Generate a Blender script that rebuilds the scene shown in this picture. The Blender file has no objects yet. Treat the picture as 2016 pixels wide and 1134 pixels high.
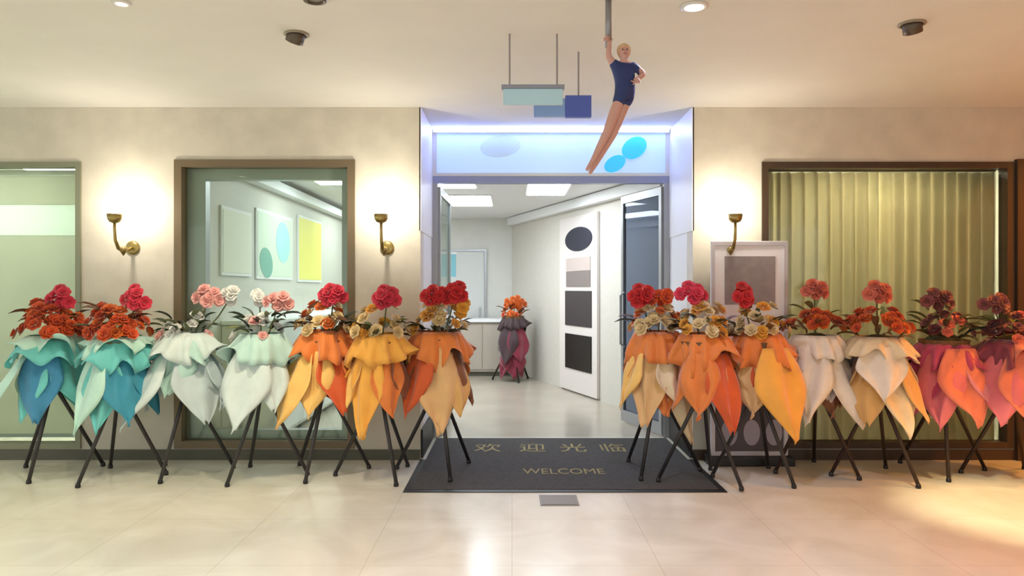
import bpy, bmesh, math, random
from mathutils import Vector, Matrix, noise as mnoise
random.seed(7)
R = math.radians
PI = math.pi
scene = bpy.context.scene

# ------------------------------------------------------------------ camera
cam_d = bpy.data.cameras.new('camera')
cam_d.lens = 26.0
cam_d.sensor_width = 36.0
cam_d.clip_start = 0.05
cam = bpy.data.objects.new('camera', cam_d)
scene.collection.objects.link(cam)
cam.location = (0, 0, 1.5)
cam.rotation_euler = (R(90), 0, 0)
scene.camera = cam

# ------------------------------------------------------------------ world, exposure
w = bpy.data.worlds.new('world')
scene.world = w
w.use_nodes = True
w.node_tree.nodes['Background'].inputs[0].default_value = (0.95, 1.0, 0.97, 1)
w.node_tree.nodes['Background'].inputs[1].default_value = 0.85
vs = scene.view_settings
vs.view_transform = 'Standard'
vs.look = 'None'
vs.exposure = 0.58
vs.gamma = 1.0
vs.use_curve_mapping = False

# lamp strengths (the lamps themselves are built with their fixtures below)
DOWN_W = 62.0
WARM_W = 112.0
SCONCE_W = 10.0
LOBBY_E = 12.0
SIGN_E = 0.20

# ------------------------------------------------------------------ materials
def srgb(r, g, b):
    f = lambda c: (c / 255 / 12.92) if c / 255 <= 0.04045 else ((c / 255 + 0.055) / 1.055) ** 2.4
    return (f(r), f(g), f(b), 1)

MATS = {}
def mat(name, col, rough=0.6, metal=0.0, noise=0.0, nscale=20.0, bump=0.0, bscale=60.0, emit=0.0, trans=0.0,
        sheen=0.0, coat=0.0, stretch=None):
    if name in MATS: return MATS[name]
    m = bpy.data.materials.new(name)
    m.use_nodes = True
    nt = m.node_tree; N = nt.nodes; L = nt.links
    b = N['Principled BSDF']
    c = srgb(*col)
    b.inputs['Base Color'].default_value = c
    b.inputs['Roughness'].default_value = rough
    b.inputs['Metallic'].default_value = metal
    if sheen: b.inputs['Sheen Weight'].default_value = sheen
    if coat: b.inputs['Coat Weight'].default_value = coat
    if trans: b.inputs['Transmission Weight'].default_value = trans
    if emit:
        b.inputs['Emission Color'].default_value = c
        b.inputs['Emission Strength'].default_value = emit
    tc = None
    if noise or bump:
        tc = N.new('ShaderNodeTexCoord')
        mp = N.new('ShaderNodeMapping')
        if stretch: mp.inputs['Scale'].default_value = stretch
        L.new(tc.outputs['Object'], mp.inputs[0])
    if noise:
        n = N.new('ShaderNodeTexNoise'); n.inputs['Scale'].default_value = nscale; n.inputs['Detail'].default_value = 4
        L.new(mp.outputs[0], n.inputs['Vector'])
        r = N.new('ShaderNodeValToRGB')
        lo = tuple(max(0, x * (1 - noise)) for x in c[:3]) + (1,)
        hi = tuple(min(1, x * (1 + noise)) for x in c[:3]) + (1,)
        r.color_ramp.elements[0].color = lo; r.color_ramp.elements[0].position = 0.3
        r.color_ramp.elements[1].color = hi; r.color_ramp.elements[1].position = 0.7
        L.new(n.outputs[0], r.inputs[0]); L.new(r.outputs[0], b.inputs['Base Color'])
    if bump:
        n2 = N.new('ShaderNodeTexNoise'); n2.inputs['Scale'].default_value = bscale
        L.new(mp.outputs[0], n2.inputs['Vector'])
        bp = N.new('ShaderNodeBump'); bp.inputs['Strength'].default_value = bump; bp.inputs['Distance'].default_value = 0.01
        L.new(n2.outputs[0], bp.inputs['Height']); L.new(bp.outputs[0], b.inputs['Normal'])
    MATS[name] = m
    return m

def glass(name, tint=(235, 245, 240), tmix=0.9, rough=0.02):
    if name in MATS: return MATS[name]
    m = bpy.data.materials.new(name); m.use_nodes = True
    nt = m.node_tree; N = nt.nodes; L = nt.links
    N.remove(N['Principled BSDF'])
    out = N['Material Output']
    t = N.new('ShaderNodeBsdfTransparent'); t.inputs[0].default_value = srgb(*tint)
    g = N.new('ShaderNodeBsdfGlossy'); g.inputs['Roughness'].default_value = rough
    lw = N.new('ShaderNodeLayerWeight'); lw.inputs[0].default_value = 0.5
    pw = N.new('ShaderNodeMath'); pw.operation = 'POWER'; pw.inputs[1].default_value = 5.0; L.new(lw.outputs['Facing'], pw.inputs[0])
    fr = N.new('ShaderNodeMath'); fr.operation = 'MULTIPLY_ADD'; fr.inputs[1].default_value = 0.6; fr.inputs[2].default_value = 0.03; L.new(pw.outputs[0], fr.inputs[0])
    mx = N.new('ShaderNodeMixShader')
    L.new(fr.outputs[0], mx.inputs[0]); L.new(t.outputs[0], mx.inputs[1]); L.new(g.outputs[0], mx.inputs[2])
    L.new(mx.outputs[0], out.inputs[0])
    MATS[name] = m
    return m

def floor_mat():
    m = bpy.data.materials.new('polished_floor'); m.use_nodes = True
    nt = m.node_tree; N = nt.nodes; L = nt.links
    b = N['Principled BSDF']; b.inputs['Roughness'].default_value = 0.22
    tc = N.new('ShaderNodeTexCoord')
    n = N.new('ShaderNodeTexNoise'); n.inputs['Scale'].default_value = 1.6; n.inputs['Detail'].default_value = 8; n.inputs['Distortion'].default_value = 1.2
    L.new(tc.outputs['Object'], n.inputs['Vector'])
    r = N.new('ShaderNodeValToRGB')
    r.color_ramp.elements[0].color = srgb(204, 199, 180); r.color_ramp.elements[0].position = 0.3
    r.color_ramp.elements[1].color = srgb(224, 221, 206); r.color_ramp.elements[1].position = 0.7
    L.new(n.outputs[0], r.inputs[0])
    br = N.new('ShaderNodeTexBrick')
    br.offset = 0; br.inputs['Scale'].default_value = 1.0
    br.inputs['Brick Width'].default_value = 0.8; br.inputs['Row Height'].default_value = 0.8
    br.inputs['Mortar Size'].default_value = 0.0018
    br.inputs['Color1'].default_value = (1, 1, 1, 1); br.inputs['Color2'].default_value = (1, 1, 1, 1)
    br.inputs['Mortar'].default_value = (0.72, 0.70, 0.66, 1)
    L.new(tc.outputs['Object'], br.inputs['Vector'])
    mx = N.new('ShaderNodeMix'); mx.data_type = 'RGBA'; mx.blend_type = 'MULTIPLY'; mx.inputs[0].default_value = 1
    L.new(r.outputs[0], mx.inputs[6]); L.new(br.outputs['Color'], mx.inputs[7])
    L.new(mx.outputs[2], b.inputs['Base Color'])
    return m

# ------------------------------------------------------------------ mesh helpers
C = scene.collection
def obj(name, me_or_bm, material=None, parent=None, smooth=False):
    if isinstance(me_or_bm, bmesh.types.BMesh):
        bmesh.ops.recalc_face_normals(me_or_bm, faces=me_or_bm.faces[:])
        me = bpy.data.meshes.new(name); me_or_bm.to_mesh(me); me_or_bm.free()
    else: me = me_or_bm
    if material and not me.materials: me.materials.append(material)
    if smooth:
        for p in me.polygons: p.use_smooth = True
    o = bpy.data.objects.new(name, me); C.objects.link(o)
    if parent: o.parent = parent
    return o
def tag(o, label=None, cat=None, group=None, kind=None):
    if label: o['label'] = label
    if cat: o['category'] = cat
    if group: o['group'] = group
    if kind: o['kind'] = kind
    return o
def thing(name, label, cat, loc=(0, 0, 0), rz=0, group=None):
    o = bpy.data.objects.new(name, None); C.objects.link(o); o.empty_display_size = 0.1
    o.location = loc; o.rotation_euler = (0, 0, rz)
    return tag(o, label, cat, group)
def NB(): return bmesh.new()
def box(bm, x0, x1, y0, y1, z0, z1, bev=0.0):
    r = bmesh.ops.create_cube(bm, size=1)
    vs_ = r['verts']
    for v in vs_:
        v.co = Vector(((x0 + x1) / 2 + v.co.x * (x1 - x0), (y0 + y1) / 2 + v.co.y * (y1 - y0), (z0 + z1) / 2 + v.co.z * (z1 - z0)))
    if bev:
        es = set(e for v in vs_ for e in v.link_edges)
        bmesh.ops.bevel(bm, geom=list(es), offset=bev, segments=2, affect='EDGES', profile=0.7)
    return bm
def Box(*a, bev=0.0): return box(NB(), *a, bev=bev)
def tube(bm, pts, rad, n=8, cap=True):
    pts = [Vector(p) for p in pts]
    if not isinstance(rad, (list, tuple)): rad = [rad] * len(pts)
    rings = []; up = None
    for i, p in enumerate(pts):
        d = (pts[min(i + 1, len(pts) - 1)] - pts[max(i - 1, 0)]).normalized()
        if up is None: up = d.orthogonal().normalized()
        a = (up - d * up.dot(d)).normalized(); up = a
        b = d.cross(a)
        rings.append([bm.verts.new(p + (a * math.cos(2 * PI * k / n) + b * math.sin(2 * PI * k / n)) * rad[i]) for k in range(n)])
    for i in range(len(rings) - 1):
        for k in range(n):
            bm.faces.new((rings[i][k], rings[i][(k + 1) % n], rings[i + 1][(k + 1) % n], rings[i + 1][k]))
    if cap:
        bm.faces.new(rings[0][::-1]); bm.faces.new(rings[-1])
    return bm
def lathe(bm, prof, n=20, cx=0, cy=0, cap=True):
    rings = []
    for r, z in prof:
        rings.append([bm.verts.new((cx + r * math.cos(2 * PI * k / n), cy + r * math.sin(2 * PI * k / n), z)) for k in range(n)])
    for i in range(len(rings) - 1):
        for k in range(n):
            bm.faces.new((rings[i][k], rings[i][(k + 1) % n], rings[i + 1][(k + 1) % n], rings[i + 1][k]))
    if cap:
        bm.faces.new(rings[0][::-1]); bm.faces.new(rings[-1])
    return bm
def prism(bm, pts, y0, y1):
    a = [bm.verts.new((x, y0, z)) for x, z in pts]; b = [bm.verts.new((x, y1, z)) for x, z in pts]
    bm.faces.new(a); bm.faces.new(b[::-1])
    for i in range(len(pts)):
        j = (i + 1) % len(pts); bm.faces.new((a[i], b[i], b[j], a[j]))
    return bm
def grid_wall(bm, x0, x1, y0, y1, z0, z1, holes):
    """a wall slab in XZ with rectangular openings, as boxes between the holes"""
    hs = sorted(holes); cur = x0
    for (a, b, c, d) in hs:
        if a > cur: box(bm, cur, a, y0, y1, z0, z1)
        if c > z0: box(bm, a, b, y0, y1, z0, c)
        if d < z1: box(bm, a, b, y0, y1, d, z1)
        cur = b
    if x1 > cur: box(bm, cur, x1, y0, y1, z0, z1)
    return bm
def struct(name, bm, m, parent=None):
    o = obj(name, bm, m, parent)
    if not parent: o['kind'] = 'structure'
    return o
def lamp(name, typ, loc, power, col, parent=None, rot=(0, 0, 0), size=0.05, spot=None, blend=0.5):
    d = bpy.data.lights.new(name, typ); d.energy = power; d.color = srgb(*col)[:3]
    if typ == 'AREA': d.size = size
    else: d.shadow_soft_size = size
    if spot: d.spot_size = R(spot); d.spot_blend = blend
    o = bpy.data.objects.new(name, d); C.objects.link(o); o.location = loc; o.rotation_euler = rot
    if parent: o.parent = parent
    return o

# ------------------------------------------------------------------ the setting
H = 3.08           # ceiling of the passage
YW = 6.46          # face of the shopfront wall
YB = 7.40          # door line, at the back of the entrance recess
XL, XR = -0.80, 1.58   # sides of the recess
HL = 2.76          # ceiling of the lobby

M_wall = mat('beige_wall', (208, 201, 184), 0.55, noise=0.07, nscale=5, bump=0.05, bscale=160)
M_ceil = mat('ceiling_paint', (228, 226, 218), 0.8, noise=0.02, nscale=3)
M_white = mat('white_paint', (232, 232, 232), 0.45)
M_lobby = mat('lobby_wall', (214, 213, 206), 0.5, noise=0.03, nscale=4)
M_frame_bronze = mat('bronze_frame', (118, 102, 78), 0.4, metal=0.3)
M_frame_dark = mat('dark_brown_frame', (66, 48, 32), 0.45, noise=0.15, nscale=12, stretch=(1, 1, 0.1))
M_frame_grey = mat('grey_frame', (170, 172, 174), 0.35, metal=0.5)
M_skirt = mat('dark_skirting', (88, 86, 72), 0.4)
M_black = mat('black_plastic', (22, 21, 22), 0.45)
M_brass = mat('brass', (168, 148, 92), 0.3, metal=0.85)

struct('floor', Box(-9, 9, -6, YB + 0.04, -0.1, 0), floor_mat())
struct('floor_lobby', Box(-9, 9, YB + 0.041, 14.2, -0.1, 0), mat('lobby_floor', (172, 163, 147), 0.2, noise=0.06, nscale=2))
struct('wall_added_right', Box(5.7, 5.8, -0.5, YW - 0.06, 0, H), mat('warm_bounce_brown', (150, 104, 66), 0.5, noise=0.2, nscale=8, stretch=(1, 1, 0.1)))  # added out-of-view wall: cuts white ambient and bounces warm light at the right
struct('ceiling', Box(-9, 9, -6, YB - 0.02, H, H + 0.1), M_ceil)
W1 = (-5.3, -3.76, 0.10, 2.60)
W2 = (-2.945, -1.37, 0.10, 2.62)
W3 = (2.18, 4.37, 0.10, 2.60)
struct('wall_left', grid_wall(NB(), -9, XL, YW, YW + 0.22, 0, H, [W1, W2]), M_wall)
struct('wall_right', grid_wall(NB(), XR, 9, YW, YW + 0.22, 0, H, [W3]), M_wall)
struct('baseboard_left', Box(-9, XL - 0.002, YW - 0.015, YW - 0.001, 0, 0.09), M_skirt)
struct('baseboard_right', Box(XR + 0.002, 9, YW - 0.015, YW - 0.001, 0, 0.09), mat('dark_brown_skirting', (70, 52, 36), 0.4))
# recess reveals
struct('wall_recess_left', Box(XL - 0.2, XL, YW + 0.222, YB + 0.1, 0, H), M_white)
struct('wall_recess_right', Box(XR, XR + 0.2, YW + 0.222, YB + 0.1, 0, H), M_white)
struct('trim_1', Box(XL - 0.01, XL + 0.006, YW + 0.0, YB, 2.0, H - 0.001), M_white)
struct('trim_2', Box(XR - 0.006, XR + 0.01, YW + 0.0, YB, 2.0, H - 0.001), M_white)
struct('baseboard_recess_left', Box(XL + 0.002, XL + 0.02, YW + 0.02, YB - 0.05, 0.012, 0.26), M_black)
struct('baseboard_recess_right', Box(XR - 0.02, XR - 0.002, YW + 0.02, YB - 0.05, 0.012, 0.26), M_black)

# door frame with header
fr = struct('door_1', Box(XL + 0.001, XR - 0.001, YB, YB + 0.09, 2.55, 2.62), mat('blue_grey_header', (150, 158, 188), 0.35, metal=0.2))
obj('door_jamb', Box(XL + 0.001, XL + 0.055, YB, YB + 0.09, 0, 2.55), M_frame_grey, fr)
obj('door_jamb', Box(XR - 0.055, XR - 0.001, YB, YB + 0.09, 0, 2.55), M_frame_grey, fr)
def door_leaf(n, hx, ang, sgn, tint):
    L_ = 0.90
    p = obj('door_%d' % n, Box(0, 0.05, -0.02, 0.02, 0.02, 2.52), M_frame_grey); p['kind'] = 'structure'
    p.location = (hx, YB + 0.05, 0); p.rotation_euler = (0, 0, ang)
    obj('door_stile', Box(L_ - 0.05, L_, -0.02, 0.02, 0.02, 2.52), M_frame_grey, p)
    obj('door_rail', Box(0.05, L_ - 0.05, -0.02, 0.02, 2.44, 2.52), M_frame_grey, p)
    obj('door_rail', Box(0.05, L_ - 0.05, -0.02, 0.02, 0.02, 0.14), M_frame_grey, p)
    obj('pane', Box(0.05, L_ - 0.05, -0.006, 0.006, 0.14, 2.44), glass('door_glass_' + str(n), tint), p)
    h = NB(); tube(h, [(L_ - 0.09, 0.022, 0.85), (L_ - 0.09, 0.07, 0.88), (L_ - 0.09, 0.07, 1.42), (L_ - 0.09, 0.022, 1.45)], 0.013)
    obj('door_handle', h, M_frame_grey, p)
door_leaf(2, XL + 0.06, R(90 - 2), 1, (236, 243, 240))
door_leaf(3, XR - 0.06, R(90 + 18), 1, (176, 184, 200))

# fascia light box above the door: lit, with its logo and grey mark
fas = thing('fascia_light_box', 'pale blue lit light box sign above the glass entrance', 'sign', (0, YB, 2.62))
zf = 2.62
obj('casing', Box(XL + 0.002, XR - 0.002, 0.0, 0.1, 0.001, H - zf - 0.002), M_white, fas)
obj('lit_face', Box(XL + 0.05, XR - 0.05, -0.015, -0.0005, 0.03, H - zf - 0.03), mat('sign_face', (196, 226, 255), 0.4, emit=SIGN_E), fas)
lg = NB()
def blob(cx, cz, rx, rz, tilt, n=24):
    pts = []
    for k in range(n):
        a = 2 * PI * k / n; x = rx * math.cos(a); z = rz * math.sin(a)
        pts.append((cx + x * math.cos(tilt) - z * math.sin(tilt), cz + x * math.sin(tilt) + z * math.cos(tilt)))
    return pts
def fpx(px, py): return ((px - 1008) * YB / 1456, 1.5 + (567 - py) * YB / 1456 - zf)
x, z = fpx(1248, 292); prism(lg, blob(x, z, 0.135, 0.10, R(35)), -0.022, -0.0155)
x, z = fpx(1210, 323); prism(lg, blob(x, z, 0.115, 0.075, R(30)), -0.0225, -0.0155)
obj('logo', lg, mat('sign_cyan', (60, 190, 224), 0.4, emit=0.28), fas)
tx = NB()
x, z = fpx(985, 288)
prism(tx, blob(x, z, 0.20, 0.105, 0.12), -0.0185, -0.0155)
obj('grey_mark', tx, mat('sign_grey_green', (186, 208, 206), 0.5, emit=0.13), fas)

# blue-white LED strip along the top of the light box
led = thing('led_strip', 'slim blue-white LED strip along the top of the lit sign', 'lamp', (0.39, YB - 0.05, 3.045))
obj('channel', Box(-1.17, 1.17, -0.02, 0.030, 0.0, 0.03), M_white, led)
obj('diffuser', Box(-1.16, 1.16, -0.03, -0.0205, 0.002, 0.028), mat('led_blue', (150, 168, 255), 0.4, emit=42.0), led)

# windows of the shopfront
def window(n, Wd, fm, tw=0.05, mull=()):
    x0, x1, z0, z1 = Wd
    b = NB()
    box(b, x0, x1, YW - 0.02, YW + 0.10, z1 - tw, z1); box(b, x0, x1, YW - 0.02, YW + 0.10, z0, z0 + tw)
    box(b, x0, x0 + tw, YW - 0.02, YW + 0.10, z0 + tw, z1 - tw); box(b, x1 - tw, x1, YW - 0.02, YW + 0.10, z0 + tw, z1 - tw)
    o = struct('window_%d' % n, b, fm)
    obj('pane', Box(x0 + tw, x1 - tw, YW + 0.05, YW + 0.06, z0 + tw, z1 - tw), glass('window_glass', (238, 244, 236)), o)
    return o
w1 = window(1, W1, mat('green_grey_frame', (134, 136, 112), 0.4, metal=0.3), 0.045)
w2 = window(2, W2, M_frame_bronze, 0.065)
w3 = window(3, W3, M_frame_dark, 0.055)
struct('trim_3', Box(4.385, 4.75, YW - 0.05, YW - 0.001, 0, 2.62), M_frame_dark)
# inner grey frame of window 2
b = NB()
for (a0, a1, c0, c1) in ((-2.88, -2.72, 0.165, 2.555), (-1.51, -1.435, 0.165, 2.555), (-2.72, -1.51, 2.46, 2.555), (-2.72, -1.51, 0.165, 0.24)):
    box(b, a0, a1, YW + 0.105, YW + 0.2, c0, c1)
obj('inner_frame', b, M_frame_grey, w2)

# lobby shell
struct('wall_lobby_left', Box(-2.95, -2.75, YW + 0.24, 13.4, 0, HL), mat('lobby_side_wall', (206, 202, 192), 0.5, noise=0.03))
struct('wall_lobby_back', Box(-2.95, 2.2, 13.4, 13.6, 0, HL), M_lobby)
b = NB()
pts = [(1.62, 7.51), (1.82, 7.51), (1.95, 8.2), (0.22, 13.39), (0.0, 13.39), (1.74, 8.15)]
lo = [b.verts.new((x, y, 0)) for x, y in pts]; hi = [b.verts.new((x, y, HL)) for x, y in pts]
b.faces.new(lo[::-1]); b.faces.new(hi)
for i in range(6): b.faces.new((lo[i], lo[(i + 1) % 6], hi[(i + 1) % 6], hi[i]))
struct('wall_lobby_right', b, mat('lobby_cream_wall', (208, 203, 192), 0.5, noise=0.03))
struct('ceiling_lobby', Box(-2.95, 2.2, YB + 0.11, 13.6, HL + 0.001, HL + 0.1), M_white)
struct('ceiling_window', Box(-2.95, XL - 0.21, YW + 0.23, YB + 0.105, HL + 0.001, HL + 0.1), M_white)
# pale cornice along the lobby walls
struct('trim_4', Box(-2.749, -2.62, 6.72, 13.3, 2.60, 2.70), M_white)
b = NB()
d = Vector((0.0 - 1.74, 13.39 - 8.15, 0)).normalized(); nrm = Vector((-d.y, d.x, 0))
p0 = Vector((1.74, 8.15, 0)) + nrm * 0.005; p1 = Vector((0.0, 13.39, 0)) + nrm * 0.005
q = [p0, p1, p1 + nrm * 0.12 - d * 0.1, p0 + nrm * 0.12]
lo = [b.verts.new(v + Vector((0, 0, 2.62))) for v in q]; hi = [b.verts.new(v + Vector((0, 0, 2.75))) for v in q]
b.faces.new(lo); b.faces.new(hi)
for i in range(4): b.faces.new((lo[i], lo[(i + 1) % 4], hi[(i + 1) % 4], hi[i]))
struct('trim_5', b, M_white)
# room behind the left window and the one behind the curtain
struct('wall_room_left', Box(-6.2, -2.96, 8.3, 8.4, 0, HL), M_lobby)
struct('ceiling_room_left', Box(-6.2, -2.96, YW + 0.23, 8.4, HL + 0.001, HL + 0.1), M_white)
struct('wall_room_right', Box(1.83, 6.2, 8.0, 8.1, 0, HL), M_lobby)
struct('ceiling_room_right', Box(1.96, 6.2, YW + 0.23, 8.0, HL + 0.001, HL + 0.1), M_white)

# ------------------------------------------------------------------ lamps in the ceiling
def downlight(X, Y, label, lit=True, col=(255, 249, 238), power=None, face=(255, 246, 232), dark=False, spot=120, aim=(0, 0), r=0.055):
    t = thing('downlight', label, 'ceiling light', (X, Y, H), 0, 'downlights in the passage ceiling')
    ring = NB(); lathe(ring, [(r, 0.0), (r + 0.022, -0.001), (r + 0.022, -0.010), (r + 0.004, -0.014), (r, -0.012), (r, -0.0005)], 24, cap=False)
    obj('trim_ring', ring, mat('lamp_ring_dark', (96, 84, 70), 0.4, metal=0.4) if dark else mat('lamp_ring', (226, 222, 214), 0.4), t, True)
    f = NB(); lathe(f, [(r * 0.98, -0.004), (r * 0.5, -0.0062), (0.002, -0.007)], 20)
    obj('lens', f, mat('lamp_lens_lit', face, 0.3, emit=6.0) if lit else mat('lamp_lens_off', (112, 98, 82), 0.3), t)
    if lit:
        lamp('lamp', 'SPOT', (0, 0, -0.03), power or DOWN_W, col, t, (R(aim[0]), R(aim[1]), 0), 0.05, spot, 0.7)
    return t
def tilt_spot(X, Y, label, ax, az, aim=None, power=0, col=(255, 240, 214), spot=40):
    t = thing('adjustable_spotlight', label, 'ceiling light', (X, Y, H), 0, 'adjustable spotlights in the passage ceiling')
    ring = NB(); lathe(ring, [(0.062, 0.0), (0.078, -0.001), (0.078, -0.008), (0.062, -0.01)], 24, cap=False)
    obj('trim_ring', ring, mat('spot_ring', (150, 138, 118), 0.4), t, True)
    hd = NB(); lathe(hd, [(0.045, 0.02), (0.055, 0.0), (0.055, -0.055), (0.045, -0.058), (0.04, -0.04)], 20)
    if aim:
        v = Vector(aim) - Vector((X, Y, H))
        lamp('lamp', 'SPOT', (0.0, 0.0, -0.075), power, col, t, v.to_track_quat('-Z', 'Y').to_euler(), 0.03, spot, 0.8)
    h = obj('head', hd, mat('spot_head', (92, 80, 66), 0.4, metal=0.3), t, True); h.rotation_euler = (R(ax), 0, R(az))
    return t
tilt_spot(-1.34, 4.60, 'brown tilted spotlight in the ceiling left of the hanging signs', 30, 50, (-2.4, 5.9, 0.7), 90, spot=70)
tilt_spot(2.39, 4.42, 'brown tilted spotlight in the orange-lit ceiling at the right', 30, -40, (3.55, 5.0, 0.0), 330, (255, 238, 190), 36)
downlight(-1.08, 4.05, 'unlit brown-ringed downlight at the top edge, above the tilted spotlight', lit=False, dark=True, r=0.04)
downlight(1.02, 4.14, 'bright white downlight right of the grey ceiling pole', col=(214, 218, 255), power=DOWN_W * 1.2)
downlight(-2.16, 4.09, 'small faint warm downlight at the upper left edge of the ceiling', r=0.03, col=(255, 240, 205), power=DOWN_W)
# further lamps of the same passage, out of the frame
for (X, Y) in ((-1.9, 2.4), (0.0, 2.4), (-3.8, 2.6), (-1.9, 0.2), (0.6, 0.2), (-3.8, 0.2), (-5.6, 4.4), (-5.6, 1.4)):
    downlight(X, Y, 'warm white downlight in the ceiling before the shopfront', col=(226, 232, 255) if X > -1 else (255, 249, 238))
for (X, Y, pw, ax, ay) in ((4.3, 3.0, WARM_W * 0.25, 0, 0), (5.1, 5.4, WARM_W * 1.1, 0, 0), (5.1, 4.2, WARM_W * 1.1, 0, 0), (5.0, 1.8, WARM_W * 0.6, 0, 0)):
    downlight(X, Y, 'amber downlight in the ceiling at the right end of the passage', col=(255, 168, 72), face=(255, 214, 150), power=pw, spot=150, aim=(ax, ay))

# lobby ceiling panels
for i, (x, y, sx, sy) in enumerate(((-0.75, 8.6, 0.3, 0.6), (-0.6, 10.6, 0.3, 0.6), (0.45, 9.3, 0.25, 0.6), (-2.0, 8.6, 0.3, 0.3), (-2.0, 11.2, 0.3, 0.6))):
    t = thing('ceiling_panel_light', ['square-edged white panel light just inside the entrance on the left', 'white panel light deep in the lobby ceiling',
              'white panel light over the right of the lobby', 'white panel light above the lobby seen behind the window', 'white panel light at the rear left of the lobby'][i],
              'ceiling light', (x, y, HL), 0, 'panel lights in the lobby ceiling')
    obj('frame', grid_wall(NB(), 0, 0, 0, 0, 0, 0, []) if False else Box(-sx - 0.02, sx + 0.02, -sy - 0.02, sy + 0.02, -0.015, -0.0005), M_white, t)
    obj('diffuser', Box(-sx, sx, -sy, sy, -0.02, -0.0155), mat('panel_light', (236, 245, 255), 0.5, emit=LOBBY_E), t)
for (x, y, lb) in ((-4.6, 7.5, 'added light panel backlighting the blind in the leftmost window'), (3.3, 7.4, 'added light panel backlighting the tan curtain')):  # added backlights, brighten the translucent blind and curtain from behind
    t = thing('ceiling_panel_light', lb, 'ceiling light', (x, y, HL), 0)
    obj('frame', Box(-0.52, 0.52, -0.32, 0.32, -0.015, -0.0005), M_white, t)
    obj('diffuser', Box(-0.5, 0.5, -0.3, 0.3, -0.02, -0.0155), mat('curtain_backlight', (255, 244, 224), 0.5, emit=34.0) if x > 0 else mat('blind_backlight', (246, 250, 246), 0.5, emit=26.0), t)

def cloth(m, wgt=0.6):
    N = m.node_tree.nodes; L = m.node_tree.links; b = N['Principled BSDF']
    tr = N.new('ShaderNodeBsdfTranslucent'); mx = N.new('ShaderNodeMixShader'); mx.inputs[0].default_value = wgt
    src = b.inputs['Base Color'].links
    if src: L.new(src[0].from_socket, tr.inputs[0])
    else: tr.inputs[0].default_value = b.inputs['Base Color'].default_value
    L.new(b.outputs[0], mx.inputs[1]); L.new(tr.outputs[0], mx.inputs[2]); L.new(mx.outputs[0], N['Material Output'].inputs[0])
    return m
# ------------------------------------------------------------------ wall lamps
def sconce(X, label):
    t = thing('wall_sconce', label, 'wall lamp', (X, YW, 1.85), 0, 'brass wall sconces on the shopfront')
    bp = NB(); lathe(bp, [(0.002, 0.022), (0.045, 0.02), (0.06, 0.012), (0.062, 0.0005)], 20)
    o = obj('back_plate', bp, M_brass, t, True); o.rotation_euler = (R(90), 0, 0)
    a = NB(); P = [(0, -0.02, 0.0), (0, -0.08, -0.02), (0, -0.16, -0.03), (0, -0.24, -0.015), (0, -0.29, 0.05), (0, -0.30, 0.14), (0, -0.30, 0.20)]
    tube(a, P, [0.014, 0.016, 0.02, 0.016, 0.013, 0.012, 0.012], 10)
    obj('arm', a, M_brass, t, True)
    f = NB(); lathe(f, [(0.003, -0.075), (0.014, -0.06), (0.03, -0.035), (0.034, -0.02), (0.02, -0.005), (0.008, 0.005)], 14, 0, -0.16)
    obj('finial', f, M_brass, t, True)
    cu = NB(); lathe(cu, [(0.015, 0.19), (0.04, 0.2), (0.055, 0.225), (0.06, 0.265), (0.055, 0.262), (0.05, 0.228), (0.012, 0.205)], 20, 0, -0.30, cap=False)
    obj('cup', cu, M_brass, t, True)
    bu = NB(); lathe(bu, [(0.012, 0.206), (0.028, 0.23), (0.032, 0.25), (0.02, 0.275), (0.003, 0.283)], 16, 0, -0.30)
    obj('bulb', bu, mat('sconce_bulb', (255, 244, 226), 0.4, emit=8.0), t, True)
    lamp('lamp', 'POINT', (0, -0.26, 0.345), SCONCE_W, (255, 246, 230), t, size=0.035)
    return t
sconce(-3.31, 'brass wall sconce between the two left windows')
sconce(-1.09, 'brass wall sconce between the second window and the entrance')
sconce(1.86, 'brass wall sconce right of the entrance above the poster board')

# ------------------------------------------------------------------ behind the windows
bl = thing('roller_blind', 'pale green roller blind behind the leftmost window', 'blind', (-4.53, YW + 0.14, 0.0))
M_blind = cloth(mat('green_blind', (222, 222, 210), 0.8, noise=0.03, nscale=3), 0.55)
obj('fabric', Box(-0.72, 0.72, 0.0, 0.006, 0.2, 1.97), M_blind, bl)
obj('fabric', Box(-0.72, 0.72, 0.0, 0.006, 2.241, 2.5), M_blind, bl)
obj('roller', tube(NB(), [(-0.73, 0.02, 2.53), (0.73, 0.02, 2.53)], 0.025, 12), M_white, bl)
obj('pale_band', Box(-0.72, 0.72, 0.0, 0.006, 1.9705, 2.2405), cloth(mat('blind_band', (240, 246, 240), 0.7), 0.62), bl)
obj('bottom_bar', Box(-0.72, 0.72, -0.008, 0.014, 0.17, 0.199), M_frame_grey, bl)

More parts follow.
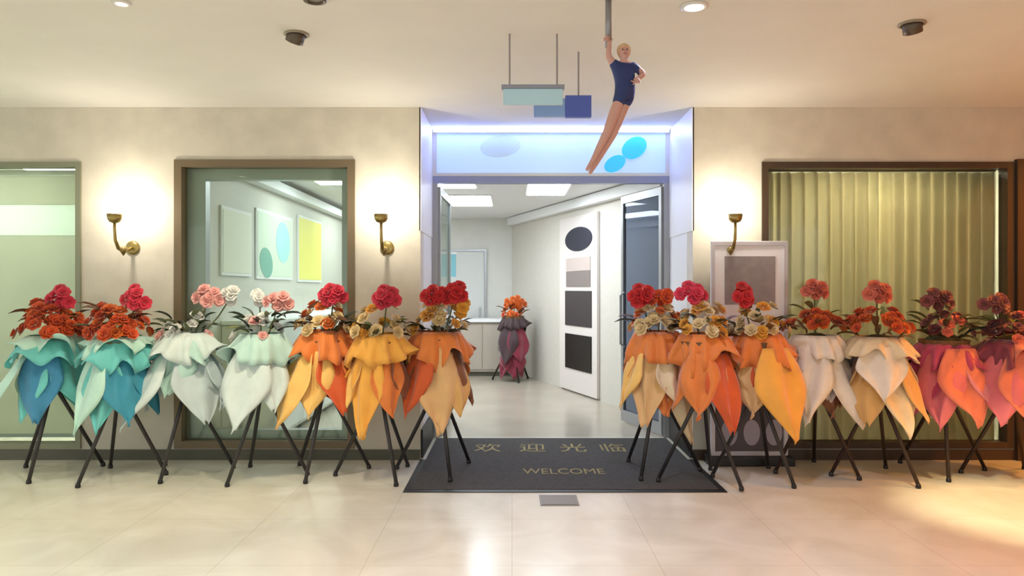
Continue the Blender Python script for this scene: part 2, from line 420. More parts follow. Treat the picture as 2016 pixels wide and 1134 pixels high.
cu = thing('curtain', 'tan pleated curtain drawn across the right window', 'curtain', (3.27, YW + 0.20, 0))
cm = [mat('curtain_tan', (202, 193, 172), 0.8, sheen=0.3, noise=0.04, nscale=6, stretch=(1, 1, 0.05)), mat('curtain_light', (212, 204, 182), 0.8, sheen=0.3, noise=0.04, nscale=6, stretch=(1, 1, 0.05))]
def curtain_panel(x0, x1, m, ph):
    bm = NB(); nx = 90; nz = 6; rows = []
    for j in range(nz + 1):
        zz = 0.12 + (2.42) * j / nz; row = []
        for i in range(nx + 1):
            u = i / nx; x = x0 + (x1 - x0) * u
            y = 0.035 * math.sin(u * (x1 - x0) / 0.115 * 2 * PI + ph + 0.2 * math.sin(j)) + 0.012 * math.sin(u * 9 + ph)
            row.append(bm.verts.new((x, y, zz)))
        rows.append(row)
    for j in range(nz):
        for i in range(nx): bm.faces.new((rows[j][i], rows[j][i + 1], rows[j + 1][i + 1], rows[j + 1][i]))
    o = obj('drape', bm, m, cu, True)
    s = o.modifiers.new('thick', 'SOLIDIFY'); s.thickness = 0.004
for m_ in cm: cloth(m_)
curtain_panel(-1.05, -0.86, cm[1], 0); curtain_panel(-0.86, -0.05, cm[0], 1.0)
curtain_panel(-0.05, 0.16, cm[1], 2.2); curtain_panel(0.16, 1.06, cm[0], 0.4)
obj('rail', tube(NB(), [(-1.08, 0, 2.56), (1.08, 0, 2.56)], 0.014, 10), M_frame_dark, cu)

# wall panels on the lobby's left wall, seen through the second window
def wallpanel(y0, y1, z0, z1, m, label, name='wall_poster'):
    t = thing(name, label, 'poster', (-2.749, (y0 + y1) / 2, (z0 + z1) / 2))
    hy, hz = (y1 - y0) / 2, (z1 - z0) / 2
    obj('backing', Box(0.0005, 0.02, -hy, hy, -hz, hz), M_white, t)
    obj('print', Box(0.0205, 0.024, -hy + 0.03, hy - 0.03, -hz + 0.03, hz - 0.03), m, t)
    return t
wallpanel(6.95, 7.75, 1.62, 2.28, mat('print_cream', (226, 226, 206), 0.5), 'cream white poster nearest the glass behind the second window')
t = wallpanel(7.9, 9.2, 1.60, 2.36, mat('print_pale', (214, 226, 206), 0.5), 'pale poster with cyan and teal shapes behind the second window')
for (yy, zz, ry, rz_, c, nm) in ((0.25, 0.06, 0.26, 0.24, (170, 226, 222), 'cyan_patch'), (-0.35, -0.2, 0.22, 0.16, (120, 176, 158), 'teal_patch')):
    bm = NB(); prism(bm, blob(0, 0, ry, rz_, 0.3), 0, 0.003)
    o = obj('printed_shape', bm, mat('print_' + nm, c, 0.5), t); o.rotation_euler = (0, 0, R(-90)); o.location = (0.0245, yy, zz)
wallpanel(9.45, 10.6, 1.58, 2.44, mat('print_yellow', (240, 232, 120), 0.5), 'bright yellow poster behind the second window, right of the cyan one')
bench = thing('low_cabinet', 'pale low cabinet along the lobby wall behind the second window', 'cabinet', (-2.45, 8.8, 0))
obj('body', Box(-0.295, 0.2, -1.8, 1.8, 0.06, 1.15), M_lobby, bench); obj('plinth', Box(-0.295, 0.16, -1.78, 1.78, 0, 0.0595), M_skirt, bench)
obj('worktop', Box(-0.297, 0.23, -1.82, 1.82, 1.1505, 1.19, bev=0.006), M_white, bench)
for k in range(4):
    d_ = obj('door', Box(0.2005, 0.218, -1.78 + k * 0.89, -0.91 + k * 0.89, 0.1, 1.12), M_white, bench)
    obj('handle', Box(0.2185, 0.232, -1.0 + k * 0.89, -0.985 + k * 0.89, 0.55, 0.75), M_frame_grey, d_)

# ------------------------------------------------------------------ inside the lobby
ct = thing('reception_counter', 'low grey-beige reception counter at the rear of the lobby', 'counter', (-0.62, 12.8, 0))
M_ct = mat('counter_front', (176, 166, 152), 0.45, noise=0.05, nscale=3)
obj('body', Box(-0.75, 0.55, -0.25, 0.35, 0.08, 0.92), M_ct, ct)
obj('plinth', Box(-0.72, 0.52, -0.21, 0.33, 0, 0.0795), M_skirt, ct)
obj('worktop', Box(-0.79, 0.59, -0.3, 0.38, 0.9205, 0.97, bev=0.008), M_white, ct)
for k in range(3): obj('front_panel', Box(-0.73 + k * 0.43, -0.32 + k * 0.43, -0.266, -0.2505, 0.12, 0.88), M_ct, ct)
def backsign(px0, px1, py0, py1, Y, m, label, name):
    k = Y / 1456
    x0, x1 = (px0 - 1008) * k, (px1 - 1008) * k; z0, z1 = 1.5 + (567 - py1) * k, 1.5 + (567 - py0) * k
    t = thing(name, label, 'sign', ((x0 + x1) / 2, Y, (z0 + z1) / 2))
    hx, hz = (x1 - x0) / 2, (z1 - z0) / 2
    obj('panel', Box(-hx, hx, -0.03, -0.0005, -hz, hz, bev=0.006), m, t)
    return t
t = backsign(1022, 1072, 500, 565, 13.4, mat('board_white', (226, 234, 234), 0.5), 'white board with a cyan stripe on the lobby back wall', 'wall_board')
obj('stripe', Box(-0.22, 0.22, -0.034, -0.0305, 0.08, 0.24), mat('board_cyan', (120, 200, 204), 0.5), t)
t = backsign(862, 898, 495, 545, 13.4, mat('board_cyan2', (128, 192, 204), 0.5), 'cyan notice board on the lobby back wall by the left door jamb', 'notice_board')
obj('frame_edge', Box(-0.18, 0.18, -0.036, -0.0305, 0.18, 0.225), M_white, t)
# rear door
d4 = struct('door_4', Box(-1.35, -1.31, 13.36, 13.399, 0, 2.2), M_frame_grey)
obj('door_frame', Box(-0.50, -0.46, 13.36, 13.399, 0, 2.2), M_frame_grey, d4)
obj('door_frame', Box(-1.31, -0.50, 13.36, 13.399, 2.16, 2.2), M_frame_grey, d4)
obj('door_panel', Box(-1.305, -0.505, 13.375, 13.399, 0.005, 2.155), mat('rear_door', (206, 208, 204), 0.4), d4)
obj('door_handle', Box(-0.60, -0.57, 13.34, 13.374, 0.95, 1.15), M_frame_grey, d4)

# tall white display panel with dark pictures on the diagonal wall
mid_px = 1135
Yp = 10.45
ang = math.atan2(d.y, d.x)
pos = Vector((1.74, 8.15, 0)) + d * ((Yp - 8.15) / d.y) + nrm * 0.004
pn = thing('display_panel', 'tall white display panel with a column of dark pictures on the lobby wall', 'display', (pos.x, pos.y, 0), ang)
# local x runs along the wall (away from the entrance), local +y into the lobby
obj('board', Box(-0.62, 0.70, 0.0, 0.04, 0.02, 2.52, bev=0.006), mat('panel_white', (222, 214, 208), 0.45), pn)
def pic(z0, z1, x0, x1, m, rnd=False):
    if rnd:
        bm = NB(); prism(bm, blob((x0 + x1) / 2, (z0 + z1) / 2, (x1 - x0) / 2, (z1 - z0) / 2, 0), 0.0405, 0.052)
    else: bm = Box(x0, x1, 0.0405, 0.052, z0, z1, bev=0.004)
    return obj('picture', bm, m, pn)
pic(2.02, 2.36, -0.48, 0.46, mat('pic_navy', (34, 34, 52), 0.4), True)
pic(1.74, 1.93, -0.42, 0.42, mat('pic_pinkish', (196, 180, 172), 0.5)); pic(1.52, 1.735, -0.42, 0.42, mat('pic_taupe', (132, 120, 116), 0.5))
pic(0.96, 1.46, -0.46, 0.46, mat('pic_charcoal', (58, 52, 54), 0.4))
pic(0.34, 0.84, -0.46, 0.46, mat('pic_black', (16, 13, 13), 0.4))

# ------------------------------------------------------------------ flower stands
def fabric(name, col):
    return mat('fabric_' + name, col, 0.62, sheen=0.35, noise=0.07, nscale=9, bump=0.12, bscale=220)
FAB = {k: fabric(k, c) for k, c in dict(
    teal=(104, 196, 192), deepteal=(46, 140, 166), blue=(52, 132, 172), paleteal=(186, 226, 210), ice=(206, 220, 216), icegrey=(184, 198, 200), mint=(178, 212, 202),
    orange=(222, 122, 44), amber=(236, 168, 62), honey=(240, 192, 104), rust=(206, 84, 22), sand=(222, 176, 116), cream=(228, 206, 166), brown=(136, 82, 46),
    white=(232, 218, 198), lilac=(190, 172, 168), tan=(218, 168, 96), pink=(216, 112, 124), salmon=(224, 124, 98), plum=(124, 42, 66), magenta=(176, 56, 100), rose=(222, 138, 150),
    maroon=(124, 22, 46), darkplum=(52, 24, 30)).items()}
def petal_flower(col, name):
    """rosette of cupped petals, facing +z"""
    bm = NB()
    for ring, (n, r, tilt, wd) in enumerate(((6, 0.052, 12, 0.036), (5, 0.042, 38, 0.030), (4, 0.028, 62, 0.022))):
        for k in range(n):
            a = 2 * PI * (k + 0.5 * ring) / n + ring * 0.3
            ca, sa = math.cos(a), math.sin(a); ct_, st = math.cos(R(tilt)), math.sin(R(tilt))
            def P(u, v, lift=0):
                rr = 0.004 + u * r
                x = rr * ct_ - lift * st; z = rr * st + lift * ct_
                return bm.verts.new((x * ca - v * sa, x * sa + v * ca, z + ring * 0.004))
            a0 = P(0, 0); b0, b1, b2 = P(0.55, -wd * 0.75, 0.006), P(0.55, 0, -0.003), P(0.55, wd * 0.75, 0.006)
            c0, c1, c2 = P(0.9, -wd * 0.5, 0.004), P(1.0, 0, 0.0), P(0.9, wd * 0.5, 0.004)
            bm.faces.new((a0, b0, b1)); bm.faces.new((a0, b1, b2)); bm.faces.new((b0, c0, c1, b1)); bm.faces.new((b1, c1, c2, b2))
    me = bpy.data.meshes.new(name); bm.to_mesh(me); bm.free()
    me.materials.append(mat('petal_' + name, col, 0.55, sheen=0.2, noise=0.12, nscale=40))
    for p in me.polygons: p.use_smooth = True
    return me
FLOW = {k: petal_flower(c, k) for k, c in dict(red=(206, 36, 40), crimson=(214, 52, 76), scarlet=(216, 84, 30), orange=(214, 104, 28), gold=(226, 162, 52), cream=(222, 196, 142),
        pink=(232, 140, 140), palepink=(236, 176, 168), white=(232, 232, 226), plum=(134, 72, 74), burgundy=(96, 30, 44), coral=(216, 116, 96), rustred=(198, 76, 24)).items()}
def leaf_mesh(name, col, L_=0.17, W_=0.05):
    bm = NB(); prev = None; n = 5
    for i in range(n + 1):
        u = i / n; wv = W_ * math.sin(PI * min(1, u * 0.93 + 0.04)) ** 0.8 * 0.5; zz = 0.05 * u - 0.085 * u * u
        row = [bm.verts.new((L_ * u, -wv, zz + 0.012 * (wv > 0.004))), bm.verts.new((L_ * u, 0, zz)), bm.verts.new((L_ * u, wv, zz + 0.012 * (wv > 0.004)))]
        if prev:
            bm.faces.new((prev[0], prev[1], row[1], row[0])); bm.faces.new((prev[1], prev[2], row[2], row[1]))
        prev = row
    me = bpy.data.meshes.new(name); bm.to_mesh(me); bm.free()
    me.materials.append(mat('leaf_' + name, col, 0.4, noise=0.2, nscale=12))
    for p in me.polygons: p.use_smooth = True
    return me
LEAF = {'dark': leaf_mesh('dark', (44, 54, 36)), 'olive': leaf_mesh('olive', (104, 112, 72)), 'brown': leaf_mesh('brown', (92, 62, 40))}
M_leg = mat('stand_leg', (58, 56, 56), 0.4, metal=0.3)
M_leg_brown = mat('stand_leg_brown', (50, 34, 26), 0.45, metal=0.2)
M_bask = mat('basket_wicker', (112, 82, 52), 0.7, noise=0.25, nscale=60, bump=0.3, bscale=120)

def flap(parent, a, wdt, z0, z1, r0, r1, m, rng, zmid=0.45):
    """a square of cloth hung by one edge, its corner pointing down and outward; a = bearing, 0 towards the viewer"""
    bm = NB(); nu, nv = 16, 16; rows = []; ph = rng.uniform(0, 6)
    ca, sa = math.cos(a), math.sin(a)
    for j in range(nv + 1):
        v = j / nv
        prof = (0.50 + 0.50 * math.sin(PI / 2 * min(1, v / zmid))) if v < zmid else max(0.03, 1 - ((v - zmid) / (1 - zmid)) ** 1.35)
        row = []
        for i in range(nu + 1):
            u = -1 + 2 * i / nu
            s = u * wdt * 0.5 * prof
            rr = r0 + (r1 - r0) * (v ** 0.9) - 0.22 * (abs(u) ** 2) * prof * wdt * 0.5 + 0.024 * (0.3 + v) * math.sin(u * 5.5 + ph) * prof
            z = z0 + (z1 - z0) * v + 0.018 * math.sin(u * 4 + ph) * v
            rr += 0.03 * (0.2 + v) * mnoise.noise((u * 1.6 + ph * 7, v * 2.2, ph)) * (0.4 + prof); s += 0.05 * v * mnoise.noise((v * 2.5, ph * 3, u))
            # radial dir (sin a, -cos a), tangent (cos a, sin a)
            row.append(bm.verts.new((sa * rr + ca * s, -ca * rr + sa * s, z)))
        rows.append(row)
    for j in range(nv):
        for i in range(nu): bm.faces.new((rows[j][i], rows[j][i + 1], rows[j + 1][i + 1], rows[j + 1][i]))
    o = obj('fabric_flap', bm, m, parent, True)
    s = o.modifiers.new('thick', 'SOLIDIFY'); s.thickness = 0.003
    return o
def collar(parent, z0, z1, r0, r1, m, rng, a0=-PI, a1=PI, npl=14):
    """pleated ruffle; bearings a0..a1"""
    bm = NB(); nu, nv = 84, 5; rows = []; ph = rng.uniform(0, 6)
    for j in range(nv + 1):
        v = j / nv; row = []
        for i in range(nu + 1):
            a = a0 + (a1 - a0) * i / nu
            rr = r0 + (r1 - r0) * v ** 0.8 + 0.018 * (0.15 + v) * math.sin(a * npl + ph) + 0.028 * v * math.sin(a * 5 + ph)
            z = z0 + (z1 - z0) * v + v * v * (0.07 * abs(math.sin(a * 2.5 + ph)) - 0.05) + 0.02 * v * math.sin(a * 9 + ph)
            nz_ = mnoise.noise((math.sin(a) * 1.8 + ph, math.cos(a) * 1.8, ph * 3)); n2_ = mnoise.noise((math.sin(a) * 4.5 + ph, math.cos(a) * 4.5, v * 1.5))
            rr += v * (0.09 * nz_ + 0.05 * n2_); z += v * v * 0.16 * nz_
            row.append(bm.verts.new((math.sin(a) * rr, -math.cos(a) * rr, z)))
        rows.append(row)
    for j in range(nv):
        for i in range(nu): bm.faces.new((rows[j][i], rows[j][i + 1], rows[j + 1][i + 1], rows[j + 1][i]))
    o = obj('fabric_collar', bm, m, parent, True)
    s = o.modifiers.new('thick', 'SOLIDIFY'); s.thickness = 0.003
    return o
def stand(px, Y, rot, label, top, mid, leaves, collars, flaps, leg=M_leg, s=1.0, apex=0.70, seed=1, mound=0.20, midz=(1.10, 1.30), group='congratulatory flower stands'):
    rng = random.Random(seed)
    X = (px - 1008) * Y / 1456
    t = thing('flower_stand', label, 'flower stand', (X, Y, 0.0105 if 6.1 > Y > 5.5 and 860 < px < 1390 else 0), 0, group); t.scale = (s, s, s)
    for k in range(3):
        a = rot + k * 2 * PI / 3; fx, fy = math.sin(a), -math.cos(a)
        b = NB(); tube(b, [(fx * 0.36, fy * 0.36, 0.012), (fx * 0.012, fy * 0.012, apex), (-fx * 0.14, -fy * 0.14, 0.98)], [0.015, 0.016, 0.014], 8)
        lg_ = obj('leg', b, leg, t, True)
        f = NB(); lathe(f, [(0.018, 0.0), (0.02, 0.012), (0.016, 0.03), (0.013, 0.034)], 10, fx * 0.355, fy * 0.355)
        obj('foot_cap', f, M_black, lg_)
    b = NB(); tube(b, [(0.036 * math.cos(q), 0.036 * math.sin(q), apex) for q in [2 * PI * i / 16 for i in range(17)]], 0.008, 6, cap=False)
    obj('clamp_ring', b, leg, t, True)
    b = NB(); lathe(b, [(0.11, 0.84), (0.145, 0.9), (0.17, 1.0), (0.19, 1.08), (0.165, 1.08), (0.13, 0.88)], 18)
    obj('basket', b, M_bask, t)
    b = NB(); lathe(b, [(0.16, 1.062), (0.12, 1.10), (0.05, 1.13), (0.01, 1.135)], 14)
    obj('moss', b, mat('basket_moss', (72, 70, 44), 0.9, noise=0.3, nscale=40, bump=0.6, bscale=60), t)
    for (z0, z1, r0, r1, c, *arc) in collars:
        collar(t, z0, z1, r0, r1, FAB[c], rng, *(tuple(R(x) for x in arc) if arc else ()))
    for i, (a, wdt, z0, z1, r0, r1, c) in enumerate(flaps):
        lay = 0.020 * max(0, 4 - i)      # sheets lie over one another
        flap(t, R(a), wdt, z0, z1, r0 + lay * 0.6, r1 + lay, FAB[c], rng)
    def put(me, nm, p, nrm_, sc):
        o = bpy.data.objects.new(nm, me); C.objects.link(o); o.parent = t
        o.location = p; o.scale = (sc, sc, sc)
        o.rotation_euler = (Matrix.Rotation(0, 3, 'X') @ Vector(nrm_).to_track_quat('Z', 'Y').to_matrix() @ Matrix.Rotation(rng.uniform(0, 6), 3, 'Z')).to_euler()
        return o
    # flowers of the mound
    for (c, n) in mid:
        for _ in range(n):
            a = rng.uniform(-PI, PI) if rng.random() < 0.35 else rng.uniform(-1.7, 1.7)
            h = rng.random(); rr = mound * (1 - 0.55 * h) * rng.uniform(0.75, 1.05)
            p = (math.sin(a) * rr, -math.cos(a) * rr * 0.9, midz[0] + (midz[1] - midz[0]) * h)
            put(FLOW[c], 'flower', p, (math.sin(a), -math.cos(a), 0.35 + 1.2 * h), rng.uniform(0.8, 1.15))
    # flowers that crown it, on a stem
    for (dx, dy, z, c, n, wx, wz) in top:
        b = NB(); tube(b, [(dx * 0.25, dy * 0.3, 1.08), (dx * 0.7, dy * 0.8, (1.1 + z) / 2), (dx, dy, z)], 0.006, 6)
        obj('stem', b, mat('stem_green', (92, 98, 60), 0.6), t)
        for i in range(n):
            a = i * 2.399963; q = math.sqrt((i + 0.4) / n)
            p = (dx + wx * q * math.cos(a), dy - 0.05 * (1 - q) - 0.02 + 0.03 * rng.uniform(-1, 1), z + wz * q * math.sin(a))
            put(FLOW[c], 'flower', p, (0.9 * q * math.cos(a), -1.0, 0.35 + 0.9 * q * math.sin(a)), rng.uniform(0.9, 1.1))
    for (c, n, z0, z1, rad) in leaves:
        for i in range(n):
            a = -PI + 2 * PI * (i + rng.uniform(0, 0.8)) / n
            z = rng.uniform(z0, z1); up = rng.uniform(0.1, 0.8)
            o = bpy.data.objects.new('leaf', LEAF[c]); C.objects.link(o); o.parent = t
            o.location = (math.sin(a) * rad, -math.cos(a) * rad, z)
            sc = rng.uniform(0.8, 1.25); o.scale = (sc, sc, sc)
            o.rotation_euler = (rng.uniform(-0.5, 0.5), -up, a - PI / 2)
    return t

# --- left row
stand(105, 6.02, R(5), 'leftmost teal flower stand, with a large red and orange flower mound',
      [(0.12, -0.06, 1.42, 'crimson', 8, 0.10, 0.075)], [('scarlet', 20), ('rustred', 24), ('orange', 6)], [('brown', 8, 1.14, 1.3, 0.10)],
      [(1.10, 0.93, 0.17, 0.31, 'teal'), (1.12, 1.04, 0.17, 0.30, 'paleteal')],
      [(-62, 0.44, 0.98, 0.42, 0.14, 0.46, 'paleteal'), (8, 0.36, 1.02, 0.46, 0.15, 0.25, 'blue'), (-20, 0.36, 0.96, 0.46, 0.14, 0.24, 'teal'), (75, 0.36, 0.98, 0.52, 0.14, 0.3, 'teal'), (170, 0.45, 0.98, 0.5, 0.14, 0.28, 'teal'), (-120, 0.4, 0.98, 0.45, 0.14, 0.3, 'paleteal')], seed=11, mound=0.29, midz=(1.13, 1.38))
stand(234, 5.88, R(-22), 'second teal flower stand from the left, red blooms peaking at its right',
      [(0.17, -0.05, 1.42, 'crimson', 7, 0.075, 0.08)], [('scarlet', 20), ('rustred', 22), ('orange', 6)], [('brown', 8, 1.14, 1.3, 0.10), ('olive', 4, 1.15, 1.22, 0.16)],
      [(1.10, 0.92, 0.17, 0.28, 'teal'), (1.12, 1.05, 0.17, 0.27, 'paleteal')],
      [(-35, 0.42, 1.0, 0.38, 0.14, 0.26, 'paleteal'), (-5, 0.34, 0.95, 0.40, 0.15, 0.22, 'teal'), (38, 0.36, 1.0, 0.46, 0.14, 0.30, 'deepteal'), (100, 0.4, 0.98, 0.5, 0.14, 0.28, 'deepteal'), (180, 0.5, 0.98, 0.5, 0.14, 0.28, 'teal'), (-100, 0.4, 0.98, 0.45, 0.14, 0.3, 'paleteal')], seed=12, mound=0.27, midz=(1.13, 1.36))
stand(368, 6.02, R(-8), 'icy white flower stand beside the teal ones, with pink and white blooms',
      [(0.20, -0.04, 1.43, 'palepink', 7, 0.11, 0.06), (0.36, 0.02, 1.44, 'white', 4, 0.05, 0.05)], [('white', 8), ('palepink', 2)], [('dark', 12, 1.12, 1.26, 0.12), ('olive', 5, 1.12, 1.3, 0.10)],
      [(1.14, 0.94, 0.17, 0.29, 'ice'), (1.10, 0.88, 0.17, 0.26, 'mint', -60, 60)],
      [(-45, 0.40, 1.0, 0.40, 0.14, 0.42, 'ice'), (-8, 0.40, 1.0, 0.66, 0.15, 0.24, 'mint'), (42, 0.40, 1.0, 0.46, 0.14, 0.38, 'icegrey'), (100, 0.4, 0.98, 0.55, 0.14, 0.34, 'ice'), (180, 0.5, 0.98, 0.5, 0.14, 0.3, 'icegrey'), (-100, 0.4, 0.98, 0.5, 0.14, 0.36, 'icegrey')], seed=13, mound=0.22)
stand(516, 5.90, R(-26), 'icy white flower stand next to the first orange one, before the second window',
      [(0.15, -0.04, 1.40, 'palepink', 6, 0.09, 0.05), (-0.02, 0.0, 1.43, 'white', 3, 0.04, 0.04)], [('white', 7), ('palepink', 3)], [('dark', 14, 1.14, 1.32, 0.12), ('olive', 4, 1.12, 1.3, 0.10)],
      [(1.14, 0.94, 0.17, 0.28, 'mint')],
      [(-12, 0.44, 1.02, 0.42, 0.15, 0.30, 'ice'), (35, 0.30, 1.0, 0.56, 0.14, 0.26, 'ice'), (-55, 0.30, 1.0, 0.56, 0.14, 0.28, 'icegrey'), (100, 0.36, 0.98, 0.62, 0.14, 0.26, 'mint'), (180, 0.5, 0.98, 0.5, 0.14, 0.3, 'icegrey'), (-110, 0.36, 0.98, 0.6, 0.14, 0.26, 'ice')], seed=14, mound=0.22)
stand(640, 6.02, R(-10), 'orange flower stand with long honey-yellow flaps, first orange from the left',
      [(0.09, -0.06, 1.45, 'crimson', 8, 0.10, 0.055)], [('cream', 15), ('orange', 8)], [('brown', 10, 1.12, 1.24, 0.12), ('dark', 6, 1.10, 1.2, 0.14)],
      [(1.16, 0.94, 0.17, 0.27, 'orange')],
      [(-42, 0.36, 1.02, 0.42, 0.15, 0.36, 'honey'), (-8, 0.34, 1.0, 0.50, 0.16, 0.26, 'honey'), (38, 0.36, 1.02, 0.52, 0.15, 0.32, 'rust'), (95, 0.4, 1.0, 0.6, 0.14, 0.28, 'orange'), (180, 0.5, 1.0, 0.55, 0.14, 0.28, 'rust'), (-100, 0.4, 1.0, 0.55, 0.14, 0.3, 'amber')], seed=15, mound=0.235, midz=(1.15, 1.36))
stand(748, 5.90, R(30), 'amber flower stand with a pointed central flap under the middle wall sconce',
      [(0.07, -0.06, 1.43, 'crimson', 8, 0.10, 0.06)], [('cream', 16), ('gold', 4)], [('dark', 10, 1.08, 1.22, 0.13), ('olive', 5, 1.12, 1.26, 0.1)],
      [(1.14, 0.95, 0.17, 0.26, 'amber')],
      [(-18, 0.31, 1.05, 0.36, 0.13, 0.22, 'amber'), (28, 0.26, 1.0, 0.52, 0.14, 0.24, 'orange'), (-60, 0.26, 1.0, 0.58, 0.14, 0.24, 'honey'), (85, 0.4, 1.0, 0.58, 0.14, 0.24, 'brown'), (180, 0.5, 1.0, 0.55, 0.14, 0.28, 'orange'), (-120, 0.4, 1.0, 0.55, 0.14, 0.28, 'amber')], seed=16, mound=0.235, midz=(1.15, 1.36))
stand(864, 6.02, R(20), 'orange flower stand just left of the entrance, with red and gold blooms',
      [(-0.01, -0.06, 1.43, 'red', 8, 0.11, 0.05), (0.14, -0.06, 1.46, 'red', 6, 0.07, 0.065), (0.18, -0.02, 1.33, 'gold', 4, 0.06, 0.05)], [('cream', 10), ('gold', 12)], [('dark', 14, 1.10, 1.2, 0.14), ('brown', 6, 1.1, 1.22, 0.12)],
      [(1.14, 0.94, 0.17, 0.27, 'orange')],
      [(-42, 0.36, 1.0, 0.48, 0.15, 0.28, 'rust'), (4, 0.34, 1.02, 0.36, 0.16, 0.26, 'sand'), (40, 0.26, 0.98, 0.50, 0.14, 0.28, 'tan'), (90, 0.38, 1.0, 0.55, 0.14, 0.26, 'brown'), (180, 0.5, 1.0, 0.55, 0.14, 0.28, 'orange'), (-100, 0.4, 1.0, 0.55, 0.14, 0.28, 'brown')], seed=17, mound=0.235, midz=(1.15, 1.36))
# --- right row
stand(1292, 6.03, R(-30), 'orange flower stand just right of the entrance, with scarlet blooms and cream flaps',
      [(-0.13, -0.06, 1.43, 'red', 8, 0.10, 0.06), (0.03, -0.05, 1.41, 'scarlet', 5, 0.08, 0.045)], [('cream', 18), ('orange', 6)], [('brown', 10, 1.10, 1.24, 0.13), ('dark', 4, 1.1, 1.2, 0.14)],
      [(1.14, 0.93, 0.17, 0.28, 'orange')],
      [(-62, 0.26, 1.0, 0.54, 0.15, 0.28, 'honey'), (-26, 0.30, 1.0, 0.42, 0.16, 0.26, 'sand'), (14, 0.24, 0.98, 0.62, 0.2, 0.28, 'cream'), (6, 0.28, 0.95, 0.50, 0.18, 0.25, 'orange'), (44, 0.30, 1.0, 0.28, 0.14, 0.34, 'cream'), (100, 0.4, 1.0, 0.55, 0.14, 0.26, 'rust'), (180, 0.5, 1.0, 0.55, 0.14, 0.28, 'orange'), (-110, 0.4, 1.0, 0.55, 0.14, 0.28, 'orange')], seed=18, mound=0.235, midz=(1.15, 1.36))
stand(1384, 5.72, R(36), 'narrow rust-orange flower stand with crimson-pink blooms before the poster board',
      [(-0.10, -0.05, 1.45, 'crimson', 7, 0.11, 0.055)], [('gold', 12), ('cream', 10)], [('dark', 9, 1.10, 1.28, 0.12), ('brown', 5, 1.1, 1.2, 0.14)],
      [(1.14, 0.95, 0.17, 0.25, 'orange')],
      [(-20, 0.30, 1.0, 0.52, 0.15, 0.22, 'orange'), (28, 0.32, 1.0, 0.42, 0.15, 0.26, 'rust'), (80, 0.32, 1.0, 0.55, 0.14, 0.24, 'sand'), (180, 0.5, 1.0, 0.6, 0.14, 0.26, 'rust'), (-90, 0.4, 1.0, 0.55, 0.14, 0.24, 'orange')], seed=19, mound=0.235, midz=(1.15, 1.36))
stand(1492, 5.85, R(28), 'orange flower stand with one big diamond-shaped amber flap at its right',
      [(-0.14, -0.06, 1.44, 'red', 7, 0.065, 0.075)], [('cream', 16), ('gold', 8)], [('dark', 10, 1.12, 1.28, 0.12), ('brown', 5, 1.1, 1.2, 0.14)],
      [(1.15, 0.94, 0.17, 0.27, 'orange')],
      [(24, 0.50, 1.04, 0.36, 0.17, 0.34, 'amber'), (-24, 0.34, 1.0, 0.52, 0.16, 0.24, 'sand'), (-62, 0.30, 1.0, 0.46, 0.15, 0.28, 'rust'), (75, 0.36, 1.0, 0.52, 0.14, 0.30, 'orange'), (180, 0.5, 1.0, 0.55, 0.14, 0.28, 'orange'), (-120, 0.4, 1.0, 0.55, 0.14, 0.26, 'rust')], seed=20, mound=0.235, midz=(1.15, 1.36))
stand(1606, 6.04, R(40), 'white-draped flower stand with rust flowers, nearest the poster board', 
      [(-0.03, -0.04, 1.48, 'coral', 7, 0.085, 0.05)], [('rustred', 16), ('orange', 9)], [('brown', 9, 1.10, 1.2, 0.16), ('olive', 4, 1.2, 1.35, 0.06)],
      [(1.12, 0.96, 0.17, 0.27, 'white')],
      [(-30, 0.34, 1.05, 0.44, 0.15, 0.30, 'white'), (2, 0.26, 1.0, 0.62, 0.14, 0.2, 'lilac'), (36, 0.36, 1.02, 0.42, 0.15, 0.36, 'white'), (12, 0.22, 0.9, 0.48, 0.12, 0.2, 'brown'), (-75, 0.3, 1.0, 0.5, 0.14, 0.28, 'lilac'), (100, 0.4, 1.0, 0.55, 0.14, 0.3, 'cream'), (180, 0.5, 1.0, 0.55, 0.14, 0.28, 'lilac'), (-120, 0.4, 1.0, 0.55, 0.14, 0.28, 'brown')], leg=M_leg_brown, seed=21, mound=0.23, midz=(1.18, 1.30))
stand(1728, 5.86, R(24), 'white and tan flower stand with rust flowers, beside the pink ones',
      [(-0.03, -0.04, 1.46, 'coral', 7, 0.085, 0.06)], [('rustred', 17), ('orange', 11)], [('brown', 9, 1.10, 1.22, 0.16), ('olive', 4, 1.2, 1.35, 0.06)],
      [(1.12, 0.98, 0.17, 0.29, 'cream')],
      [(-18, 0.38, 1.06, 0.66, 0.16, 0.28, 'white'), (14, 0.34, 0.94, 0.38, 0.15, 0.28, 'cream'), (44, 0.32, 1.0, 0.48, 0.15, 0.32, 'tan'), (-42, 0.30, 0.95, 0.46, 0.14, 0.28, 'tan'), (100, 0.4, 1.0, 0.55, 0.14, 0.3, 'cream'), (180, 0.5, 1.0, 0.55, 0.14, 0.28, 'lilac'), (-110, 0.36, 1.0, 0.55, 0.14, 0.28, 'brown')], leg=M_leg_brown, seed=22, mound=0.27, midz=(1.18, 1.32))
